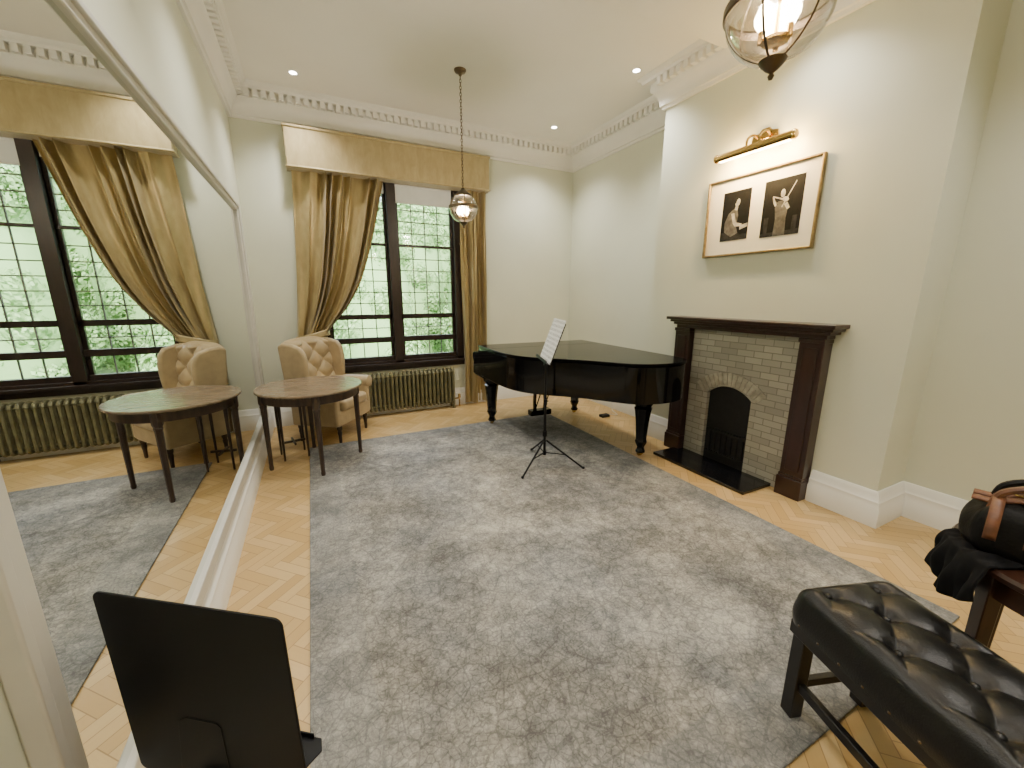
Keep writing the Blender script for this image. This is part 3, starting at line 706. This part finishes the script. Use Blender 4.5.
for sx in (-1,1):
    mb=MB(); mb.box((sx*(bw/2-.045)-.012,-bl/2+.06,.12),(sx*(bw/2-.045)+.012,bl/2-.06,.155)); mb.make('stretcher',M_blackwood,parent=r,bevel=.003)
mb=MB(); mb.box((-bw/2+.05,bl/2-.057,.12),(bw/2-.05,bl/2-.033,.15)); mb.make('stretcher',M_blackwood,parent=r,bevel=.003)
pts=[]
for q in range(10):
    for sx in (-1,1): pts.append((sx*(bw/2+.001),-bl/2+.06+q*(bl-.12)/9,.405))
for q in range(5): pts.append((-bw/2+.05+q*(bw-.1)/4,bl/2+.001,.405))
mb=MB(); mb.sphere((0,0,0),.0055,6); scatter(mb.make('stud',M_bronze,parent=r),pts)

# ------------------------------------------------------------------ right round table with bag
tcx,tcy=1.325*H,.095*H; Rt_=.20*H; zt3=.475*H
r=root('side_table','dark mahogany round side table carrying a black leather bag','table',(tcx,tcy,0))
mb=MB(); mb.lathe([(0,zt3-.035),(Rt_-.02,zt3-.035),(Rt_-.003,zt3-.025),(Rt_,zt3-.01),(Rt_-.006,zt3),(0,zt3)],n=64); mb.make('table_top',M_tabwood,parent=r)
mb=MB(); mb.lathe([(Rt_-.06,zt3-.11),(Rt_-.04,zt3-.11),(Rt_-.04,zt3-.03),(Rt_-.06,zt3-.03)],n=48); mb.make('apron',M_tabwood,parent=r)
for a in (142,232,322,52):
    ca,sa=math.cos(math.radians(a)),math.sin(math.radians(a)); q_=Rt_-.055
    mb=MB(); mb.lathe([(.018,0),(.022,.03),(.030,zt3-.13),(.036,zt3-.11),(.036,zt3-.03)],n=4,rot=pi/4+math.radians(a)); mb.make('leg',M_tabwood,parent=r,angle=25,bevel=.003,loc=(q_*ca,q_*sa,0))
r=root('handbag','black leather bag with brown strap and handles on side table','bag',(1.265*H,.150*H,zt3),math.radians(101))
mb=MB()
def bag(u,v):
    a=2*pi*u; ph=pi*v
    cx1=math.copysign(abs(math.cos(a))**.5,math.cos(a)); sy1=math.copysign(abs(math.sin(a))**.5,math.sin(a))
    rr=abs(math.sin(ph))**.35*(1-.26*v); w_=1+.04*math.sin(a*5+v*6)
    return (.215*cx1*rr*w_,.115*sy1*rr*w_,.090-.090*math.cos(ph)+.010*math.sin(a*4+v*5)*math.sin(ph))
mb.grid(bag,72,28); mb.make('bag_body',M_bag,parent=r,angle=180)
for yo in (-.045,.04):
    mb=MB(); mb.tube([tuple(p) for p in spline([(-.10,yo,.15),(-.095,yo-.005,.195),(-.03,yo-.01,.232),(.06,yo-.01,.235),(.12,yo-.005,.205),(.135,yo,.15)],5)],.011,8)
    mb.make('handle',M_bag if yo<0 else M_brown,parent=r)
for off in (0,.055,):
    mb=MB(); mb.grid(lambda u,v,off=off:(-.16+.34*u,-.04+off+.036*v-.02*u,.160+.030*math.sin(pi*u)+.005*math.sin(u*20)),24,3)
    mb.make('strap',M_brown,parent=r,solid=.008,label='brown leather strap')
for xx in (.03,.11):
    mb=MB(); mb.grid(lambda u,v,xx=xx:(xx+.028*v,.02+.115*math.sin(u*1.45),.190-.11*u*u),12,2); mb.make('strap',M_brown,parent=r,solid=.006,label='brown leather strap')
mb=MB(); mb.tube([(.08+.022*math.cos(t),-.02+.022*math.sin(t),.198) for t in [2*pi*q/12 for q in range(12)]],.0035,6,True); mb.make('buckle',M_brass,parent=r,label='brass buckle')
mb=MB()
def drape(u,v):
    a=math.radians(113+38*u); s_=v*.27; fold=math.sin(u*17+v*5)+.4*math.sin(u*41+2)
    over=.10
    if s_<over: rr=Rt_-over+s_; z_=zt3+.014+.007*fold*min(1,s_*12)
    else:
        t_=s_-over; rr=Rt_+.014+.022*math.sin(min(t_*12,1.5))+.012*fold*min(1,t_*10); z_=zt3+.012-t_*(.45+.55*math.sin(pi*(.15+.6*u))**2)
    return (tcx+rr*math.cos(a),tcy+rr*math.sin(a),z_)
mb.grid(drape,60,34)
mb.make('draped_cloth',M_cloth,solid=.008,angle=180,label='crumpled black cloth hanging over the side table edge',category='cloth')

r=root('power_adapter','small black power box with cable on floor beneath piano','power adapter',(2.14*H,2.55*H,0))
mb=MB(); mb.box((-.06,-.04,0),(.06,.04,.035)); mb.make('adapter_body',M_blackm,parent=r,bevel=.006)
mb=MB(); mb.tube([tuple(p) for p in spline([(.05,0,.02),(.12,.05,.006),(.2,-.02,.006),(.25,.1,.006),(.30,.2,.006),(.335,.25,.10)],6)],.004,6); mb.make('cable',M_white,parent=r,label='white cable')

# ------------------------------------------------------------------ pendants
def pendant(X,Y,ztop,zc,rad,lab,en):
    r=root('pendant_lantern',lab,'pendant light',(X*H,Y*H,ztop*H),group='glass lantern pendants')
    dz=(zc-ztop)*H
    mb=MB(); mb.lathe([(0,-.055),(.012,-.05),(.018,-.035),(.05,-.02),(.058,-.006),(.058,0)],n=24); mb.make('ceiling_canopy',M_bronze,parent=r)
    top=dz+rad*1.28
    mb=MB(); L=-.05-top; nl=max(2,int(L/.028))
    for q in range(nl):
        zc_=-.05-(q+.5)*L/nl; hl=L/nl*.68
        pts=[]
        for w in range(12):
            t_=2*pi*w/12; a_=.009*math.cos(t_); b_=hl*math.sin(t_)
            pts.append((a_,0,zc_+b_) if q%2 else (0,a_,zc_+b_))
        mb.tube(pts,.0028,5,True)
    mb.make('chain',M_bronze,parent=r)
    mb=MB(); prof=[(rad*math.sin(pi*q/28),dz-rad*math.cos(pi*q/28)) for q in range(1,24)]
    mb.shell(prof,n=48); mb.make('glass_globe',M_glass,parent=r,flip=False,angle=180)
    mb=MB(); rt=rad*math.sin(pi*23/28); zt_2=dz-rad*math.cos(pi*23/28)
    mb.lathe([(rt+.006,zt_2-.008),(rt+.012,zt_2),(rt+.004,zt_2+.012),(rt*.6,zt_2+.035),(rt*.25,zt_2+.055),(.015,zt_2+.07),(.012,top)],n=32)
    mb.shell([(rad+.002,dz-.008),(rad+.007,dz-.004),(rad+.007,dz+.018),(rad+.002,dz+.022)],n=48)
    for q in range(6):
        a_=2*pi*q/6+.3; ca,sa=math.cos(a_),math.sin(a_); tw=.0035
        mb.grid(lambda u,v:((rad+.003)*math.sin(pi*(.06+.76*u))*ca-sa*tw*(2*v-1),(rad+.003)*math.sin(pi*(.06+.76*u))*sa+ca*tw*(2*v-1),dz-(rad+.003)*math.cos(pi*(.06+.76*u))),26,1)
    mb.make('metal_cage',M_bronze,parent=r)
    mb=MB(); mb.lathe([(0,dz-rad-.05),(.006,dz-rad-.048),(.010,dz-rad-.038),(.006,dz-rad-.03),(.02,dz-rad-.02),(.034,dz-rad-.006),(.042,dz-rad+.006),(.032,dz-rad+.010),(0,dz-rad+.012)],n=20); mb.make('finial',M_bronze,parent=r)
    db=dz-.10
    mb=MB(); mb.cyl((0,0,zt_2+.05),(0,0,db+.02),.006); mb.lathe([(0,db+.0),(.04,db+.005),(.045,db+.012),(0,db+.03)],n=16)
    for q in range(3):
        a_=2*pi*q/3+.5; mb.cyl((.045*math.cos(a_),.045*math.sin(a_),db-.0),(.045*math.cos(a_),.045*math.sin(a_),db+.035),.009,n=10)
    mb.make('lamp_holder',M_brass,parent=r)
    for q in range(3):
        a_=2*pi*q/3+.5; mb=MB(); mb.lathe([(.009,0),(.023,.022),(.025,.040),(.014,.070),(0,.084)],(0,0,0),14); mb.make('bulb',M_bulb,parent=r,loc=(.045*math.cos(a_),.045*math.sin(a_),db+.035))
    ld=bpy.data.lights.new('pendant_glow','POINT'); ld.energy=en; ld.color=(1,.90,.77); ld.shadow_soft_size=.06
    lo=bpy.data.objects.new('pendant_glow',ld); COL.objects.link(lo); lo.location=(X*H,Y*H,zc*H+.02)
pendant(.963,2.66,ZC,1.565,.142,'clear glass globe lantern on long chain with bronze bands',50)
pendant(.920,.62,2.275,1.578,.153,'large clear glass globe lantern with bronze bands and finial',50)

# ------------------------------------------------------------------ downlights
def spot(X,Y,Z,e,size=118,blend=.9,col=(1,.945,.85)):
    ld=bpy.data.lights.new('downlight_spot','SPOT'); ld.energy=e; ld.color=col; ld.spot_size=math.radians(size); ld.spot_blend=blend; ld.shadow_soft_size=.06
    o=bpy.data.objects.new('downlight_spot',ld); COL.objects.link(o); o.location=(X*H,Y*H,Z*H-.03); return o
for X,Y,Z,E in ((.04,3.15,ZC,125),(1.94,3.125,ZC,135),(1.94,2.18,ZC,125),(.04,2.18,ZC,125),(.04,1.2,2.275,125),(1.94,1.2,2.275,75),(.04,.1,2.275,125),(1.94,.1,2.275,125),(.95,-.7,2.275,125)):
    r=root('recessed_downlight','small round recessed ceiling spotlight with bright lens','ceiling light',(X*H,Y*H,Z*H),group='recessed ceiling spotlights')
    mb=MB(); mb.lathe([(.03,-.002),(.045,-.006),(.05,-.001),(.05,0)],n=24); mb.make('trim_ring',M_trim,parent=r)
    mb=MB(); mb.lathe([(0,-.004),(.032,-.004),(.032,0.0)],n=24); mb.make('lens',M_down,parent=r)
    spot(X,Y,Z,E)
ld=bpy.data.lights.new('picture_lamp','AREA'); ld.shape='RECTANGLE'; ld.size=.56; ld.size_y=.03; ld.energy=22; ld.color=(1,.66,.27)
o=bpy.data.objects.new('picture_lamp',ld); COL.objects.link(o); o.location=(XC*H-.15,1.44*H,1.727*H-.038)
dirv=Vector((.6,0,-1)).normalized()
zax=-dirv; xax=Vector((0,1,0)); yax=zax.cross(xax); R3=Matrix((xax,yax,zax)).transposed(); o.rotation_euler=R3.to_euler()
for yy in (-.22,0,.22):
    ld=bpy.data.lights.new('picture_glow','POINT'); ld.energy=9.0; ld.color=(1,.62,.18); ld.shadow_soft_size=.03
    o=bpy.data.objects.new('picture_glow',ld); COL.objects.link(o); o.location=(XC*H-.10,1.44*H+yy,1.727*H-.01)

# ------------------------------------------------------------------ outside
mb=MB(); mb.box((-60,YB*H+.4,-4.2),(60,80,-4)); struct(mb.make('ground_outside',M_grass))
rnd=random.Random(3)
cl=[]
for _ in range(70):
    a=rnd.uniform(0,2*pi); zz=rnd.uniform(-1,1); rr=math.sqrt(1-zz*zz)*rnd.uniform(.35,.95)
    cl.append((Vector((math.cos(a)*rr*1.75,math.sin(a)*rr*1.75,zz*4.3)),rnd.uniform(.55,.95)))
lm=MB()
lm.sphere((0,0,0),1,20,(1.55,1.55,4.0))
for q in range(26000):
    c_,cr=cl[q%len(cl)]; d=Vector((rnd.gauss(0,1),rnd.gauss(0,1),rnd.gauss(0,1))).normalized()
    p=c_+d*cr*rnd.uniform(.6,1); s_=rnd.uniform(.05,.11)
    a=(d+Vector((rnd.uniform(-.35,.35),rnd.uniform(-.35,.35),rnd.uniform(-.35,.35)))).orthogonal().normalized(); b_=(d+Vector((rnd.uniform(-.3,.3),rnd.uniform(-.3,.3),rnd.uniform(-.3,.3)))).cross(a).normalized()
    lm.add([p-a*s_,p-b_*s_*.6,p+a*s_,p+b_*s_*.6],[(0,1,2,3)])
tree0=None
pos=[(-18+5.1*q,18+ (q%2)*.8,1.0) for q in range(8)]+[(-26+6.4*q,25+(q%3)*.6,1.25) for q in range(9)]+[(-32+8.2*q,34,1.6) for q in range(9)]
for (X,Y,S) in pos:
    if tree0 is None:
        tree0=root('tree','leafy green tree outside the window','tree',(X,Y,-4),group='trees outside window')
        lm.make('foliage',M_leaf,parent=tree0,flip=False,angle=180,loc=(0,0,4.6),kind='stuff')
        mb=MB(); mb.tube([(0,0,0),(.1,.05,1.5),(-.05,.1,3),(.1,0,4.8)],[.25,.2,.16,.08],10); mb.make('trunk',M_bark,parent=tree0)
        t=tree0
    else:
        t=tree0.copy(); COL.objects.link(t)
        for ch in list(tree0.children):
            c_=ch.copy(); COL.objects.link(c_); c_.parent=t
    t.location=(X,Y,-4); t.rotation_euler=(0,0,X*1.7); t.scale=(S,S,S*1.05)
mb=MB()
mb.grid(lambda u,v:(-75+150*u,46+3*math.sin(u*40)*math.cos(v*9)+2*math.sin(u*90+v*14)-v*v*4,-4+(15+1.2*math.sin(u*55)+.8*math.sin(u*131))*v),300,30)
mb.make('woodland',M_wood_far,label='distant green woodland beyond the garden trees',category='woodland',kind='stuff',angle=180)
ld=bpy.data.lights.new('sun','SUN'); ld.energy=9.5; ld.angle=.05; ld.color=(1,.98,.94)
o=bpy.data.objects.new('sun',ld); COL.objects.link(o); o.rotation_euler=(math.radians(60),0,math.radians(-8))
w=bpy.data.worlds.new('World'); bpy.context.scene.world=w; w.use_nodes=True; g=NG(w.node_tree); bg=w.node_tree.nodes['Background']
sk=g.n('ShaderNodeTexSky'); sk.sky_type='NISHITA'; sk.sun_disc=False; sk.sun_elevation=math.radians(45); sk.sun_rotation=math.radians(180); sk.air_density=1.0; sk.dust_density=3
mx=g.mix(.6,sk.outputs[0],(6,6.6,7.2)); g.link(mx,bg.inputs[0]); bg.inputs['Strength'].default_value=1.25

# ------------------------------------------------------------------ camera
cd=bpy.data.cameras.new('camera'); cd.lens=398/1024*36; cd.sensor_width=36; cd.clip_start=.02
cam=bpy.data.objects.new('camera',cd); COL.objects.link(cam); cam.location=(0,0,H); cam.rotation_euler=(math.radians(90-12.46),0,math.radians(-26.4))
bpy.context.scene.camera=cam
